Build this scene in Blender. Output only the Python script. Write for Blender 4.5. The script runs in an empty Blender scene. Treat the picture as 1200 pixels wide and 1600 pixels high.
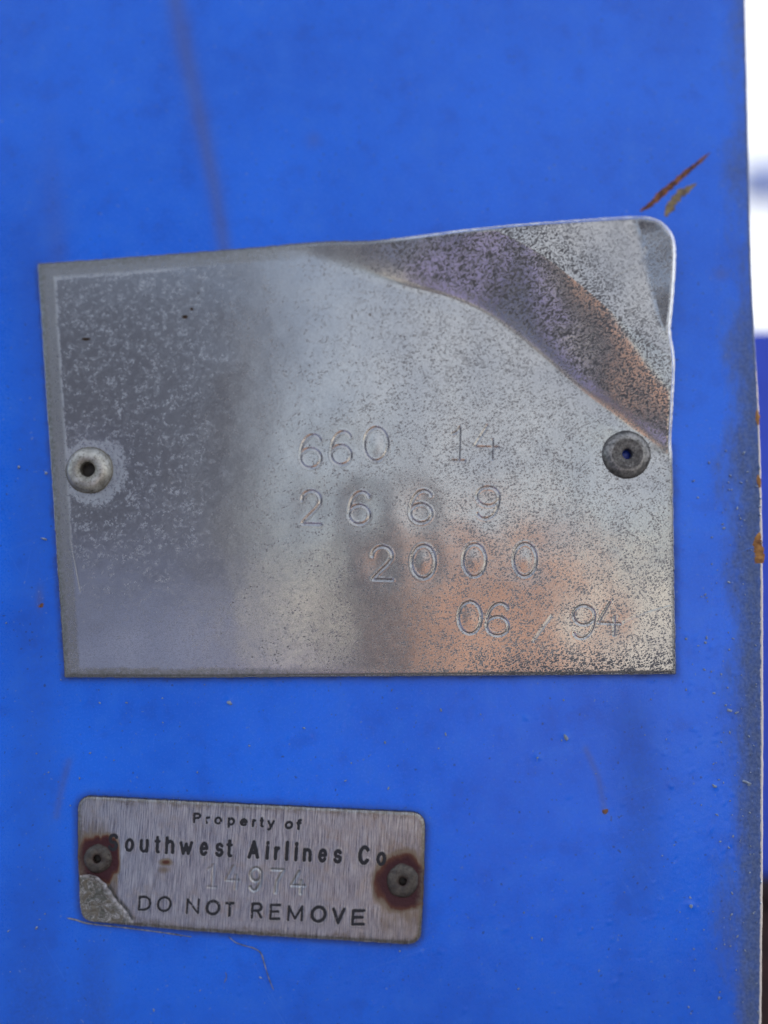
import bpy, bmesh, math, random
import numpy as np
from mathutils import Vector

# ------------------------------------------------------------------ camera
S = bpy.context.scene
COL = S.collection
PITCH = math.radians(6.0)
FPX = 800 / math.tan(math.radians(25.0))          # focal length in photo pixels (1200 x 1600)
DIST = 0.143
FWD = np.array([0, math.cos(PITCH), math.sin(PITCH)])
UP = np.array([0, -math.sin(PITCH), math.cos(PITCH)])
CAM = -DIST * FWD

cd = bpy.data.cameras.new('camera')
cam = bpy.data.objects.new('camera', cd)
COL.objects.link(cam)
cam.location = CAM
cam.rotation_euler = (math.pi / 2 + PITCH, 0, 0)
cd.sensor_fit = 'VERTICAL'
cd.sensor_height = 24
cd.lens = 12 / math.tan(math.radians(25.0))
cd.clip_start = 0.005
cd.clip_end = 2000
cd.dof.use_dof = True
cd.dof.focus_distance = 0.1398
cd.dof.aperture_fstop = 2.9
S.camera = cam

# ------------------------------------------------------------------ light
SUN = Vector((0.62, 0.50, 0.60)).normalized()      # towards the sun: behind and to the right of the panel
w = bpy.data.worlds.new('World')
S.world = w
w.use_nodes = True
nt = w.node_tree
bg = nt.nodes['Background']
sky = nt.nodes.new('ShaderNodeTexSky')
sky.sky_type = 'NISHITA'
sky.sun_disc = False
sky.sun_elevation = math.asin(SUN.z)
sky.sun_rotation = math.atan2(SUN.x, SUN.y)
sky.air_density = 1.0
sky.dust_density = 2.0
sky.ozone_density = 1.0
# thin bright cloud over the blue
tc = nt.nodes.new('ShaderNodeTexCoord'); cn = nt.nodes.new('ShaderNodeTexNoise'); cr_ = nt.nodes.new('ShaderNodeMapRange'); cm = nt.nodes.new('ShaderNodeMix')
cm.data_type = 'RGBA'
cn.inputs['Scale'].default_value = 1.6; cn.inputs['Detail'].default_value = 5; cn.inputs['Roughness'].default_value = 0.55
nt.links.new(tc.outputs['Generated'], cn.inputs['Vector'])
nt.links.new(cn.outputs['Fac'], cr_.inputs[0])
for i_, q_ in enumerate((0.38, 0.62, 0.25, 0.85)): cr_.inputs[i_ + 1].default_value = q_
nt.links.new(cr_.outputs[0], cm.inputs[0]); nt.links.new(sky.outputs[0], cm.inputs[6])
cm.inputs[7].default_value = (5.0, 5.1, 5.3, 1)
nt.links.new(cm.outputs[2], bg.inputs[0])
bg.inputs[1].default_value = 0.12
sl = bpy.data.lights.new('sun', 'SUN')
sl.energy = 4.0
sl.angle = math.radians(0.5)
sl.color = (1, 0.95, 0.88)
so = bpy.data.objects.new('sun', sl)
COL.objects.link(so)
so.rotation_euler = (-SUN).to_track_quat('-Z', 'Y').to_euler()
S.view_settings.view_transform = 'Standard'
S.view_settings.look = 'None'
S.view_settings.gamma = 1
S.view_settings.exposure = 1.1

rng = np.random.default_rng(7)
random.seed(7)

# ------------------------------------------------------------------ geometry helpers
def unproj(u, v, Y=0.0):
    """real point of the scene on the plane y=Y that shows at photo pixel (u,v)"""
    u = np.asarray(u, float); v = np.asarray(v, float)
    a = (u - 600); b = (800 - v)
    dx = a
    dy = FWD[1] * FPX + UP[1] * b
    dz = FWD[2] * FPX + UP[2] * b
    t = (Y - CAM[1]) / dy
    return np.stack(np.broadcast_arrays(dx * t, np.broadcast_to(Y, np.shape(dx * t)), CAM[2] + dz * t), -1)

def proj(P):
    d = P - CAM
    k = d @ FWD
    return 600 + d[..., 0] / k * FPX, 800 - (d @ UP) / k * FPX

def vnoise(x, y, seed=0, octaves=1):
    out = 0; amp = 1; tot = 0
    for o in range(octaves):
        r = np.random.default_rng(seed * 17 + o).random((256, 256))
        xi = np.floor(x).astype(int); yi = np.floor(y).astype(int)
        fx = x - xi; fy = y - yi
        fx = fx * fx * (3 - 2 * fx); fy = fy * fy * (3 - 2 * fy)
        g = lambda i, j: r[(xi + i) % 256, (yi + j) % 256]
        val = (g(0, 0) * (1 - fx) + g(1, 0) * fx) * (1 - fy) + (g(0, 1) * (1 - fx) + g(1, 1) * fx) * fy
        out = out + val * amp; tot += amp
        amp *= 0.5; x = x * 2.03 + 11.3; y = y * 2.03 + 5.7
    return out / tot

def sst(a, b, x):
    t = np.clip((x - a) / (b - a), 0, 1)
    return t * t * (3 - 2 * t)

def seg_dist(x, y, pts):
    """distance to a polyline, and the sign of the side"""
    best = np.full(np.shape(x), 1e9); side = np.zeros(np.shape(x))
    for (ax, ay), (bx, by) in zip(pts[:-1], pts[1:]):
        vx, vy = bx - ax, by - ay
        L = vx * vx + vy * vy + 1e-9
        t = np.clip(((x - ax) * vx + (y - ay) * vy) / L, 0, 1)
        d = np.hypot(x - ax - t * vx, y - ay - t * vy)
        s = np.sign((x - ax) * vy - (y - ay) * vx)
        m = d < best - 1e-9
        best = np.where(m, d, best); side = np.where(m, s, side)
    return best, side

def smooth_line(pts, n=12):
    P = [Vector((p[0], p[1], 0)) for p in pts]
    P = [P[0] * 2 - P[1]] + P + [P[-1] * 2 - P[-2]]
    out = []
    for i in range(1, len(P) - 2):
        for k in range(n):
            t = k / n
            a, b, c, d = P[i - 1], P[i], P[i + 1], P[i + 2]
            q = 0.5 * ((2 * b) + (c - a) * t + (2 * a - 5 * b + 4 * c - d) * t * t + (3 * b - a - 3 * c + d) * t ** 3)
            out.append((q.x, q.y))
    out.append((P[-2].x, P[-2].y))
    return out

def resample(pts, s):
    """points at normalised arc lengths s along a polyline"""
    p = np.array(pts, float)
    L = np.r_[0, np.cumsum(np.hypot(*np.diff(p, axis=0).T))]
    L /= L[-1]
    return np.stack([np.interp(s, L, p[:, 0]), np.interp(s, L, p[:, 1])], -1)

def grid_faces(n, m, off=0, flip=False):
    i = np.arange(n - 1)[:, None]; j = np.arange(m - 1)[None]
    a = off + i * m + j
    q = np.stack([a, a + 1, a + m + 1, a + m], -1).reshape(-1, 4)
    return q[:, ::-1] if flip else q

def mesh_np(name, V, Q, attrs=None, smooth=True, T=None):
    me = bpy.data.meshes.new(name)
    V = np.asarray(V, np.float32); Q = np.asarray(Q, np.int32).reshape(-1, 4)
    me.vertices.add(len(V)); me.vertices.foreach_set('co', V.ravel())
    nT = 0 if T is None else len(T)
    idx = Q.ravel()
    if nT: idx = np.r_[idx, np.asarray(T, np.int32).ravel()]
    me.loops.add(len(idx)); me.loops.foreach_set('vertex_index', idx.astype(np.int32))
    me.polygons.add(len(Q) + nT)
    st = np.r_[np.arange(len(Q)) * 4, len(Q) * 4 + np.arange(nT) * 3].astype(np.int32)
    me.polygons.foreach_set('loop_start', st)
    me.polygons.foreach_set('use_smooth', np.full(len(Q) + nT, smooth))
    me.update(calc_edges=True)
    for k, a in (attrs or {}).items():
        at = me.attributes.new(k, 'FLOAT', 'POINT')
        at.data.foreach_set('value', np.asarray(a, np.float32).ravel())
    return me

def link(name, me, mat, parent=None, world=True):
    """world=True: the mesh is in scene coordinates; move it to the parent's origin"""
    o = bpy.data.objects.new(name, me); COL.objects.link(o)
    if mat: me.materials.append(mat)
    if parent:
        o.parent = parent
        if world:
            l = parent.location; p = parent.parent
            while p: l = l + p.location; p = p.parent
            me.transform(__import__('mathutils').Matrix.Translation(-l))
    return o

def thing(name, label, cat, loc):
    o = bpy.data.objects.new(name, None); COL.objects.link(o)
    o.empty_display_size = 0.01
    o.location = Vector([float(c) for c in loc]); o['label'] = label; o['category'] = cat
    return o

def box(bm, x0, x1, y0, y1, z0, z1):
    r = bmesh.ops.create_cube(bm, size=1)['verts']
    for v in r:
        v.co = Vector(((x0 + x1) / 2 + v.co.x * (x1 - x0), (y0 + y1) / 2 + v.co.y * (y1 - y0), (z0 + z1) / 2 + v.co.z * (z1 - z0)))

def bm_link(name, bm, mat, parent=None, bevel=0, smooth=False):
    if bevel:
        bmesh.ops.bevel(bm, geom=bm.edges[:], offset=bevel, segments=2, affect='EDGES')
    bmesh.ops.recalc_face_normals(bm, faces=bm.faces[:])
    me = bpy.data.meshes.new(name); bm.to_mesh(me); bm.free()
    if smooth: me.polygons.foreach_set('use_smooth', [True] * len(me.polygons))
    return link(name, me, mat, parent)

# ------------------------------------------------------------------ materials
class NT:
    def __init__(s, name):
        s.m = bpy.data.materials.new(name); s.m.use_nodes = True
        s.t = s.m.node_tree; s.b = s.t.nodes['Principled BSDF']
        s.co = s.n('ShaderNodeTexCoord').outputs['Object']
    def n(s, typ, **k):
        x = s.t.nodes.new(typ)
        for a, b in k.items(): setattr(x, a, b)
        return x
    def put(s, sock, v):
        if isinstance(v, (int, float)): sock.default_value = v
        elif isinstance(v, tuple): sock.default_value = v if len(v) == len(sock.default_value) else (*v, 1)
        else: s.t.links.new(v, sock)
    def map(s, sx, sy, sz, rot=(0, 0, 0)):
        m = s.n('ShaderNodeMapping'); s.put(m.inputs[0], s.co)
        m.inputs['Rotation'].default_value = rot
        # rotate first, then stretch
        m.inputs['Scale'].default_value = (1000, 1000, 1000)
        m2 = s.n('ShaderNodeMapping'); s.put(m2.inputs[0], m.outputs[0]); m2.inputs['Scale'].default_value = (sx, sy, sz)
        return m2.outputs[0]
    def noise(s, vec, scale=1, detail=2, rough=0.5, dist=0.0):
        x = s.n('ShaderNodeTexNoise'); s.put(x.inputs['Vector'], vec)
        x.inputs['Scale'].default_value = scale; x.inputs['Detail'].default_value = detail
        x.inputs['Roughness'].default_value = rough; x.inputs['Distortion'].default_value = dist
        return x.outputs['Fac']
    def attr(s, name):
        return s.n('ShaderNodeAttribute', attribute_name=name).outputs['Fac']
    def math(s, op, a, b=0.0, c=0.0):
        x = s.n('ShaderNodeMath', operation=op); s.put(x.inputs[0], a); s.put(x.inputs[1], b); s.put(x.inputs[2], c)
        return x.outputs[0]
    def rng(s, v, a, b, c=0.0, d=1.0, smooth=True):
        x = s.n('ShaderNodeMapRange'); x.interpolation_type = 'SMOOTHSTEP' if smooth else 'LINEAR'
        s.put(x.inputs[0], v)
        for i, q in enumerate((a, b, c, d)): s.put(x.inputs[i + 1], q)
        return x.outputs[0]
    def mix(s, f, a, b):
        x = s.n('ShaderNodeMix', data_type='RGBA'); s.put(x.inputs[0], f); s.put(x.inputs[6], a); s.put(x.inputs[7], b)
        return x.outputs[2]
    def mixf(s, f, a, b):
        x = s.n('ShaderNodeMix', data_type='FLOAT'); s.put(x.inputs[0], f); s.put(x.inputs[2], a); s.put(x.inputs[3], b)
        return x.outputs[0]
    def bump(s, h, dist, strength=1.0, prev=None):
        x = s.n('ShaderNodeBump'); s.put(x.inputs['Height'], h)
        x.inputs['Distance'].default_value = dist; x.inputs['Strength'].default_value = strength
        if prev is not None: s.put(x.inputs['Normal'], prev)
        return x.outputs[0]
    def set(s, **k):
        names = dict(color='Base Color', rough='Roughness', metal='Metallic', normal='Normal', coat='Coat Weight', coat_rough='Coat Roughness', spec='Specular IOR Level', alpha='Alpha', trans='Transmission Weight')
        for a, b in k.items(): s.put(s.b.inputs[names[a]], b)
        return s.m

def mat_panel():
    s = NT('blue_paint')
    v = s.map(1, 1, 1)
    big = s.noise(v, 0.045, 3, 0.55)
    mid = s.noise(v, 0.25, 4, 0.6)
    fine = s.noise(v, 2.6, 4, 0.65)
    col = s.mix(s.rng(big, 0.3, 0.7), (0.0, 0.124, 0.76), (0.001, 0.155, 0.90))
    col = s.mix(s.math('MULTIPLY', s.rng(mid, 0.48, 0.70), 0.6), col, (0.014, 0.165, 0.84))       # random paler mottling, contrast raised to suggest sky sheen
    col = s.mix(s.math('MULTIPLY', s.rng(mid, 0.48, 0.3), 0.3), col, (0.0, 0.072, 0.50))
    stain_shade = s.attr('stain_shade')
    col = s.mix(s.math('MULTIPLY', stain_shade, s.rng(fine, 0.2, 0.8, 0.45, 0.9)), col, (0.020, 0.045, 0.22))
    streak = s.attr('streak')
    col = s.mix(s.math('MULTIPLY', streak, 0.75), col, (0.085, 0.10, 0.23))
    g = s.attr('grime')
    gn = s.noise(s.map(1.0, 1, 0.5), 1.1, 5, 0.7)
    gm = s.rng(s.math('ADD', g, s.math('MULTIPLY', s.math('SUBTRACT', gn, 0.5), 0.8)), 0.10, 1.0)
    gm = s.math('MULTIPLY', gm, s.rng(g, 0.02, 0.3))
    gcol = s.mix(s.rng(fine, 0.35, 0.65), (0.045, 0.065, 0.105), (0.115, 0.145, 0.20))
    col = s.mix(s.math('MULTIPLY', gm, 0.86), col, gcol)
    dots = s.rng(s.noise(v, 1.9, 1, 0.4), 0.71, 0.76)
    col = s.mix(s.math('MULTIPLY', dots, 0.6), col, (0.02, 0.03, 0.09))
    ld = s.rng(s.noise(s.map(1, 1, 1, (0.4, 0, 0.2)), 2.3, 1, 0.4), 0.735, 0.78)
    col = s.mix(s.math('MULTIPLY', ld, 0.55), col, (0.16, 0.26, 0.62))
    for rot_, sc_, th_ in ((0.35, 1.0, 0.70), (-1.0, 0.8, 0.715), (1.45, 0.9, 0.71)):
        sn = s.noise(s.map(0.035, 1, 5.0, (0, rot_, 0)), sc_, 1, 0.4)
        brk = s.rng(s.noise(v, 0.10, 2, 0.5), 0.5, 0.62)
        col = s.mix(s.math('MULTIPLY', s.math('MULTIPLY', s.rng(sn, th_, th_ + 0.03), brk), 0.35), col, (0.07, 0.22, 0.80))
    rust = s.attr('rust')
    rn = s.noise(v, 2.0, 5, 0.7)
    rm = s.rng(s.math('ADD', rust, s.math('MULTIPLY', s.math('SUBTRACT', rn, 0.5), 1.2)), 0.42, 0.6)
    rm = s.math('MULTIPLY', rm, s.rng(rust, 0.02, 0.15))
    col = s.mix(rm, col, s.mix(s.rng(fine, 0.35, 0.65), (0.07, 0.03, 0.025), (0.24, 0.11, 0.045)))
    bare = s.attr('bare')
    bn = s.noise(v, 1.6, 4, 0.7)
    bmk = s.rng(s.math('ADD', bare, s.math('MULTIPLY', s.math('SUBTRACT', bn, 0.5), 0.7)), 0.4, 0.6)
    col = s.mix(bmk, col, (0.62, 0.56, 0.54))
    rough = s.mixf(gm, s.rng(fine, 0.3, 0.7, 0.20, 0.30), 0.6)
    rough = s.mixf(stain_shade, rough, 0.5)
    rough = s.mixf(rm, rough, 0.85)
    n1 = s.bump(s.noise(v, 0.9, 2, 0.5), 0.00006, 0.5)
    n2 = s.bump(fine, 0.00003, s_clip(0.45), n1)
    return s.set(color=col, rough=rough, normal=n2, spec=0.45)

def s_clip(x): return x

def mat_plate():
    s = NT('weathered_aluminium')
    v = s.map(1, 1, 1)
    pit = s.attr('pit'); ox = s.attr('oxide'); edge = s.attr('edge'); halo = s.attr('halo'); film = s.attr('film')
    # fine corrosion specks, short dashes lying across the sheet
    clump = s.noise(v, 0.45, 5, 0.72)
    dens = s.math('ADD', pit, s.math('MULTIPLY', s.math('SUBTRACT', clump, 0.5), 1.9))
    def dots(scale, sx, sz, rot, r0, seedoff, gain):
        vec = s.map(sx, 1, sz, (0, rot, 0))
        wn = s.n('ShaderNodeTexNoise'); s.put(wn.inputs['Vector'], vec); wn.inputs['Scale'].default_value = scale * 1.7; wn.inputs['Detail'].default_value = 2
        mx = s.n('ShaderNodeVectorMath', operation='MULTIPLY_ADD'); s.put(mx.inputs[0], wn.outputs['Color']); mx.inputs[1].default_value = (0.5 / scale * 1.6,) * 3; s.put(mx.inputs[2], vec)
        ad = s.n('ShaderNodeVectorMath', operation='ADD'); s.put(ad.inputs[0], mx.outputs[0]); ad.inputs[1].default_value = (seedoff, 0, seedoff)
        vo = s.n('ShaderNodeTexVoronoi'); s.put(vo.inputs['Vector'], ad.outputs[0]); vo.inputs['Scale'].default_value = scale
        sep = s.n('ShaderNodeSeparateColor'); s.put(sep.inputs[0], vo.outputs['Color'])
        rad = s.math('MULTIPLY', s.math('SUBTRACT', s.math('MULTIPLY', dens, gain), sep.outputs[0]), r0)
        rad = s.math('MINIMUM', s.math('MAXIMUM', rad, 0.0), 0.42)
        return s.math('MULTIPLY', s.rng(vo.outputs['Distance'], rad, s.math('ADD', rad, 0.07), 1, 0), s.rng(rad, 0.0, 0.06))
    spk = s.math('MAXIMUM', dots(3.4, 0.75, 1.5, 0.35, 0.85, 3.1, 0.80), dots(5.0, 1.3, 0.9, -0.5, 0.85, 9.7, 0.85))
    spk = s.math('MAXIMUM', spk, s.math('MULTIPLY', dots(1.9, 1.3, 0.8, -0.8, 0.85, 5.3, 0.50), s.rng(pit, 0.75, 1.1)))
    rim = s.attr('rim')
    spk = s.math('MULTIPLY', spk, s.math('SUBTRACT', 1.0, rim))
    spk = s.math('MULTIPLY', spk, s.rng(pit, 0.8, 1.25, 0.62, 1.0))
    med = s.noise(v, 0.9, 4, 0.65)
    micro = s.noise(s.map(1, 1, 1.5, (0, 0.2, 0)), 5.5, 3, 0.75)
    grain = s.noise(s.map(0.6, 1, 6), 1.2, 3, 0.6)
    soft = s.noise(v, 0.12, 3, 0.5)
    col = s.mix(s.rng(soft, 0.3, 0.7), (0.35, 0.35, 0.365), (0.44, 0.43, 0.425))
    col = s.mix(s.math('MULTIPLY', s.rng(grain, 0.35, 0.7), 0.22), col, (0.36, 0.37, 0.39))
    col = s.mix(s.math('MULTIPLY', s.rng(micro, 0.46, 0.62), 0.6), col, (0.17, 0.17, 0.18))
    rough = s.rng(med, 0.3, 0.7, 0.10, 0.135)
    metal = 1.0
    # dull oxidised skin with pale blooms
    bl = s.noise(s.map(1, 1, 1.2, (0, 0.5, 0)), 0.85, 6, 0.72, 0.5)
    bl2 = s.noise(v, 2.4, 4, 0.7, 0.5)
    bloom = s.math('MULTIPLY', s.rng(bl, 0.40, 0.66), s.rng(bl2, 0.44, 0.62, 0.0, 1.0))
    col = s.mix(s.math('MULTIPLY', ox, 0.85), col, (0.34, 0.355, 0.39))
    bm_ = s.math('MULTIPLY', bloom, s.math('MULTIPLY', ox, 0.48))
    hn = s.rng(s.math('ADD', halo, s.math('MULTIPLY', s.math('SUBTRACT', bl2, 0.5), 0.9)), 0.35, 0.75)
    hn = s.math('MULTIPLY', hn, s.rng(halo, 0.02, 0.2))
    bm_ = s.math('MAXIMUM', bm_, s.math('MULTIPLY', hn, s.rng(bl2, 0.35, 0.65, 0.15, 0.6)))
    ln = s.math('MULTIPLY', film, s.rng(bl2, 0.30, 0.60))
    bm_ = s.math('MAXIMUM', bm_, s.math('MULTIPLY', ln, 0.8))
    col = s.mix(bm_, col, (0.40, 0.43, 0.47))
    rough = s.mixf(ox, rough, 0.17)
    rough = s.mixf(bm_, rough, 0.62)
    # darker grubby margin, plus a darker line along the crease
    eg = s.math('MULTIPLY', edge, s.rng(bl2, 0.3, 0.65, 0.35, 1.0))
    col = s.mix(s.math('MULTIPLY', eg, 0.75), col, (0.13, 0.135, 0.13))
    rough = s.mixf(s.math('MULTIPLY', eg, 0.8), rough, 0.5)
    col = s.mix(s.math('MULTIPLY', spk, 0.9), col, (0.055, 0.052, 0.06))
    rough = s.mixf(spk, rough, 0.6)
    metal = s.math('SUBTRACT', 1.0, s.math('MAXIMUM', s.math('MULTIPLY', bm_, 0.75), s.math('MULTIPLY', spk, 0.6)))
    metal = s.math('SUBTRACT', metal, s.math('MULTIPLY', eg, 0.35))
    dirt = s.attr('dirt')
    col = s.mix(s.rng(s.math('ADD', dirt, s.math('MULTIPLY', s.math('SUBTRACT', bl2, 0.5), 0.8)), 0.4, 0.6), col, (0.07, 0.045, 0.03))
    col = s.mix(rim, col, (0.95, 0.95, 0.95)); rough = s.mixf(rim, rough, 0.25)  # bright edge highlight painted into the base colour
    n1 = s.bump(micro, 0.000003, 0.4, s.bump(s.math('SUBTRACT', 1.0, spk), 0.00002, 0.5))
    n2 = s.bump(med, 0.00001, 0.35, n1)
    n3 = s.bump(grain, 0.000004, 0.2, n2)
    return s.set(color=col, rough=rough, metal=metal, normal=n3)

def mat_tag():
    s = NT('brushed_tag_metal')
    v = s.map(1, 1, 1)
    rust = s.attr('rust'); worn = s.attr('edge')
    br = s.noise(s.map(7, 1, 0.28, (0, -0.055, 0)), 1.2, 4, 0.7)
    med = s.noise(v, 0.6, 4, 0.6)
    fine = s.noise(v, 2.5, 4, 0.65)
    col = s.mix(s.rng(br, 0.3, 0.7), (0.13, 0.14, 0.17), (0.52, 0.53, 0.55))
    col = s.mix(s.math('MULTIPLY', s.rng(med, 0.5, 0.75), 0.35), col, (0.33, 0.27, 0.20))
    # rust bleeding from the rivets: yellow-brown fringe, dark red core
    rr = s.math('ADD', rust, s.math('MULTIPLY', s.math('SUBTRACT', s.noise(s.map(3.0, 1, 0.5), 0.9, 5, 0.65), 0.5), 0.22))
    col = s.mix(s.rng(rr, 0.06, 0.36, 0, 0.8), col, (0.17, 0.125, 0.07))
    col = s.mix(s.rng(rr, 0.34, 0.56), col, (0.10, 0.030, 0.014))
    col = s.mix(s.rng(rr, 0.45, 0.80), col, (0.040, 0.003, 0.008))
    col = s.mix(s.math('MULTIPLY', worn, s.rng(fine, 0.35, 0.6, 0.2, 0.85)), col, (0.14, 0.115, 0.085))
    metal = s.rng(rr, 0.15, 0.55, 0.92, 0.1)
    rough = s.rng(br, 0.3, 0.7, 0.26, 0.40)
    rough = s.mixf(s.rng(rr, 0.3, 0.6), rough, 0.6)
    n1 = s.bump(br, 0.00002, 0.5)
    n2 = s.bump(s.noise(v, 1.4, 4, 0.6), 0.00012, s.t and 0.25, n1)
    n3 = s.bump(s.math('MULTIPLY', fine, s.rng(rr, 0.3, 0.6)), 0.0001, 0.8, n2)
    return s.set(color=col, rough=rough, metal=metal, normal=n3)

def mat_rivet(name, c0, c1, c2, metal, rough, f=1.0):
    s = NT(name)
    v = s.map(1, 1, 1)
    a = s.noise(v, 0.9 * f, 5, 0.7); b = s.noise(v, 3.2, 3, 0.7)
    col = s.mix(s.rng(a, 0.35, 0.65), c0, c1)
    col = s.mix(s.rng(b, 0.52, 0.70, 0, 0.8), col, c2)
    g = s.attr('crud')
    col = s.mix(s.math('MULTIPLY', g, s.rng(b, 0.25, 0.6, 0.5, 1)), col, c2)
    n = s.bump(b, 0.00006, 0.6, s.bump(a, 0.0001, 0.4))
    return s.set(color=col, rough=s.rng(b, 0.3, 0.7, rough, rough + 0.2), metal=s.mixf(g, metal, metal * 0.5), normal=n)

def mat_plain(name, c0, c1, scale=1.0, rough=0.6, metal=0.0, bump=0.0, stretch=(1, 1, 1)):
    s = NT(name)
    a = s.noise(s.map(*stretch), scale, 5, 0.6)
    k = dict(color=s.mix(s.rng(a, 0.3, 0.7), c0, c1), rough=rough, metal=metal)
    if bump: k['normal'] = s.bump(a, bump, 0.6)
    return s.set(**k)

M_PANEL = mat_panel(); M_PLATE = mat_plate(); M_TAG = mat_tag()
M_RIV = mat_rivet('dull_rivet_metal', (0.30, 0.29, 0.26), (0.52, 0.51, 0.47), (0.10, 0.085, 0.06), 0.85, 0.33)
M_RIV2 = mat_rivet('blackened_rivet_metal', (0.10, 0.10, 0.10), (0.34, 0.33, 0.32), (0.035, 0.03, 0.03), 0.75, 0.34)
M_RIV3 = mat_rivet('rusted_rivet_metal', (0.045, 0.04, 0.038), (0.11, 0.095, 0.08), (0.035, 0.012, 0.010), 0.3, 0.45)
M_HOLE = mat_plain('dark_bore', (0.012, 0.010, 0.010), (0.03, 0.025, 0.02), 2, 0.7)
M_BOREBLUE = mat_plain('blue_reflection_in_bore', (0.008, 0.03, 0.28), (0.01, 0.05, 0.4), 2, 0.4)  # mandrel coloured blue in place of a mirrored glint
M_INK = mat_plain('black_enamel', (0.004, 0.005, 0.010), (0.012, 0.013, 0.02), 2.2, 0.55)
M_RUSTD = mat_plain('dark_red_rust', (0.05, 0.018, 0.018), (0.30, 0.12, 0.045), 1.3, 0.85, 0, 0.0002)
M_RUSTL = mat_plain('tan_rust', (0.10, 0.075, 0.06), (0.34, 0.26, 0.13), 1.3, 0.85, 0, 0.0002)
M_RUSTO = mat_plain('orange_rust', (0.18, 0.075, 0.03), (0.46, 0.22, 0.06), 0.9, 0.85, 0, 0.0001)
M_GRIT = mat_plain('pale_grit', (0.14, 0.17, 0.24), (0.35, 0.42, 0.55), 2.3, 0.6)
M_FIBRE = mat_plain('dried_sealant', (0.05, 0.06, 0.10), (0.34, 0.34, 0.38), 1.2, 0.5)

# ------------------------------------------------------------------ blue panel
EDGE = np.array([(1164, -120), (1167, 0), (1170, 150), (1173, 300), (1176, 430), (1182, 540), (1188, 640), (1191, 740), (1193.5, 850), (1194.5, 1100), (1194, 1350), (1191.5, 1600), (1190, 1700)], float)
eP = unproj(EDGE[:, 0], EDGE[:, 1], 0.0)
BEV = 0.0006
def edge_x(z):
    return np.interp(z, eP[::-1, 2], eP[::-1, 0]) + 0.00004 * (vnoise(z * 900, z * 0, 5, 3) - 0.5) * 2 - BEV

TAGO = [(140, 1244), (400, 1257), (640, 1269), (657, 1275), (664, 1290), (661, 1380), (657, 1462), (651, 1471), (640, 1475), (400, 1461), (145, 1441), (131, 1434), (126, 1420), (122, 1340), (121, 1262), (127, 1249), (140, 1244)]

xs = np.r_[-0.45, -0.33, -0.24, -0.17, -0.12, -0.09, -0.072, -0.064, np.arange(-0.058, 0.0488, 0.0002)]
zs = np.r_[-0.40, -0.30, -0.22, -0.16, -0.12, -0.096, -0.084, -0.078, np.arange(-0.073, 0.0790, 0.0002), 0.083, 0.088, 0.095, 0.11, 0.14, 0.19, 0.26, 0.38]
X, Z = np.meshgrid(xs, zs, indexing='ij')
ex = edge_x(Z)
wgt = np.clip((X - 0.030) / (xs[-1] - 0.030), 0, 1)
X = X + (ex - xs[-1]) * wgt
Yb = np.zeros_like(X)
U, V = proj(np.stack([X, Yb, Z], -1))
h = (vnoise(U / 260, V / 260, 3, 2) - 0.5) * 0.00035 + (vnoise(U / 60, V / 60, 4, 2) - 0.5) * 0.00004
# grit and blisters under the paint
def add_bump(u, v, r, a, e=1.0, ang=0.0):
    i0, i1 = np.searchsorted(xs, float(unproj(u, v)[0]) - r * 4 / 12000), np.searchsorted(xs, float(unproj(u, v)[0]) + r * 4 / 12000)
    j0, j1 = np.searchsorted(zs, float(unproj(u, v)[2]) - r * 4 / 12000), np.searchsorted(zs, float(unproj(u, v)[2]) + r * 4 / 12000)
    uu, vv = U[i0:i1, j0:j1] - u, V[i0:i1, j0:j1] - v
    ca, sa = math.cos(ang), math.sin(ang)
    p = (uu * ca + vv * sa) / (r * e); q = (-uu * sa + vv * ca) / r
    h[i0:i1, j0:j1] += a * np.exp(-(p * p + q * q))
for k in range(520):
    right = rng.random() < 0.62
    u = 1195 - abs(rng.normal(0, 75)) if right else rng.uniform(0, 1190)
    v = rng.uniform(640, 1600) if rng.random() < 0.93 else rng.uniform(0, 640)
    add_bump(u, v, rng.uniform(1.6, 3.4), rng.uniform(0.00002, 0.00007) * (1 if rng.random() < 0.8 else -0.8), rng.uniform(1, 2.2), rng.uniform(-1.2, 0.2))
for u, v, r in ((884, 1151, 6), (1080, 1415, 6), (1048, 1228, 4), (840, 1183, 5), (822, 1122, 4), (358, 1096, 5), (72, 738, 4), (1117, 1229, 5), (1150, 785, 7), (1158, 900, 6)):
    add_bump(u, v, r * .8, 0.00010, 1.4, 0.8)
edge_w = sst(1120, 1190, U)
h += edge_w * (vnoise(U / 9, V / 5, 8, 2) - 0.5) * 0.00012 * sst(500, 800, V)
grime = sst(1085, 1180, U + (vnoise(U / 40, V / 90, 9, 3) - 0.5) * 70) * (0.55 + 0.45 * sst(1200, 700, V)) * 0.85
grime = np.maximum(grime, sst(1120, 1176, U) * (0.55 + 0.3 * sst(350, 650, V)))
grime *= 0.7 + 0.3 * sst(300, 600, V)
grime = np.maximum(grime, 0.30 * np.exp(-((U - 1150) / 50) ** 2 - ((V - 1430) / 130) ** 2) * 2)
stain_shade = 0.5 * np.exp(-((U - 990 - 14 * np.sin(V / 90)) / 36) ** 2) * sst(1060, 1130, V) * sst(1600, 1250, V)
stain_shade += 0.35 * np.exp(-((U - 55) / 45) ** 2) * sst(100, 500, V)
stain_shade += 0.35 * np.exp(-((U - 150) / 30) ** 2) * sst(1430, 1500, V)
stain_shade += 0.3 * sst(1400, 1650, V)  # darker towards the bottom
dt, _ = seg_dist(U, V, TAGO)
stain_shade = np.maximum(stain_shade, 0.95 * np.exp(-(dt / 8) ** 2))  # dirt and painted contact shade hugging the tag outline
pd, _ = seg_dist(U, V, [(60, 413), (102, 1057), (1054, 1052), (1050, 700)])
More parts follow.
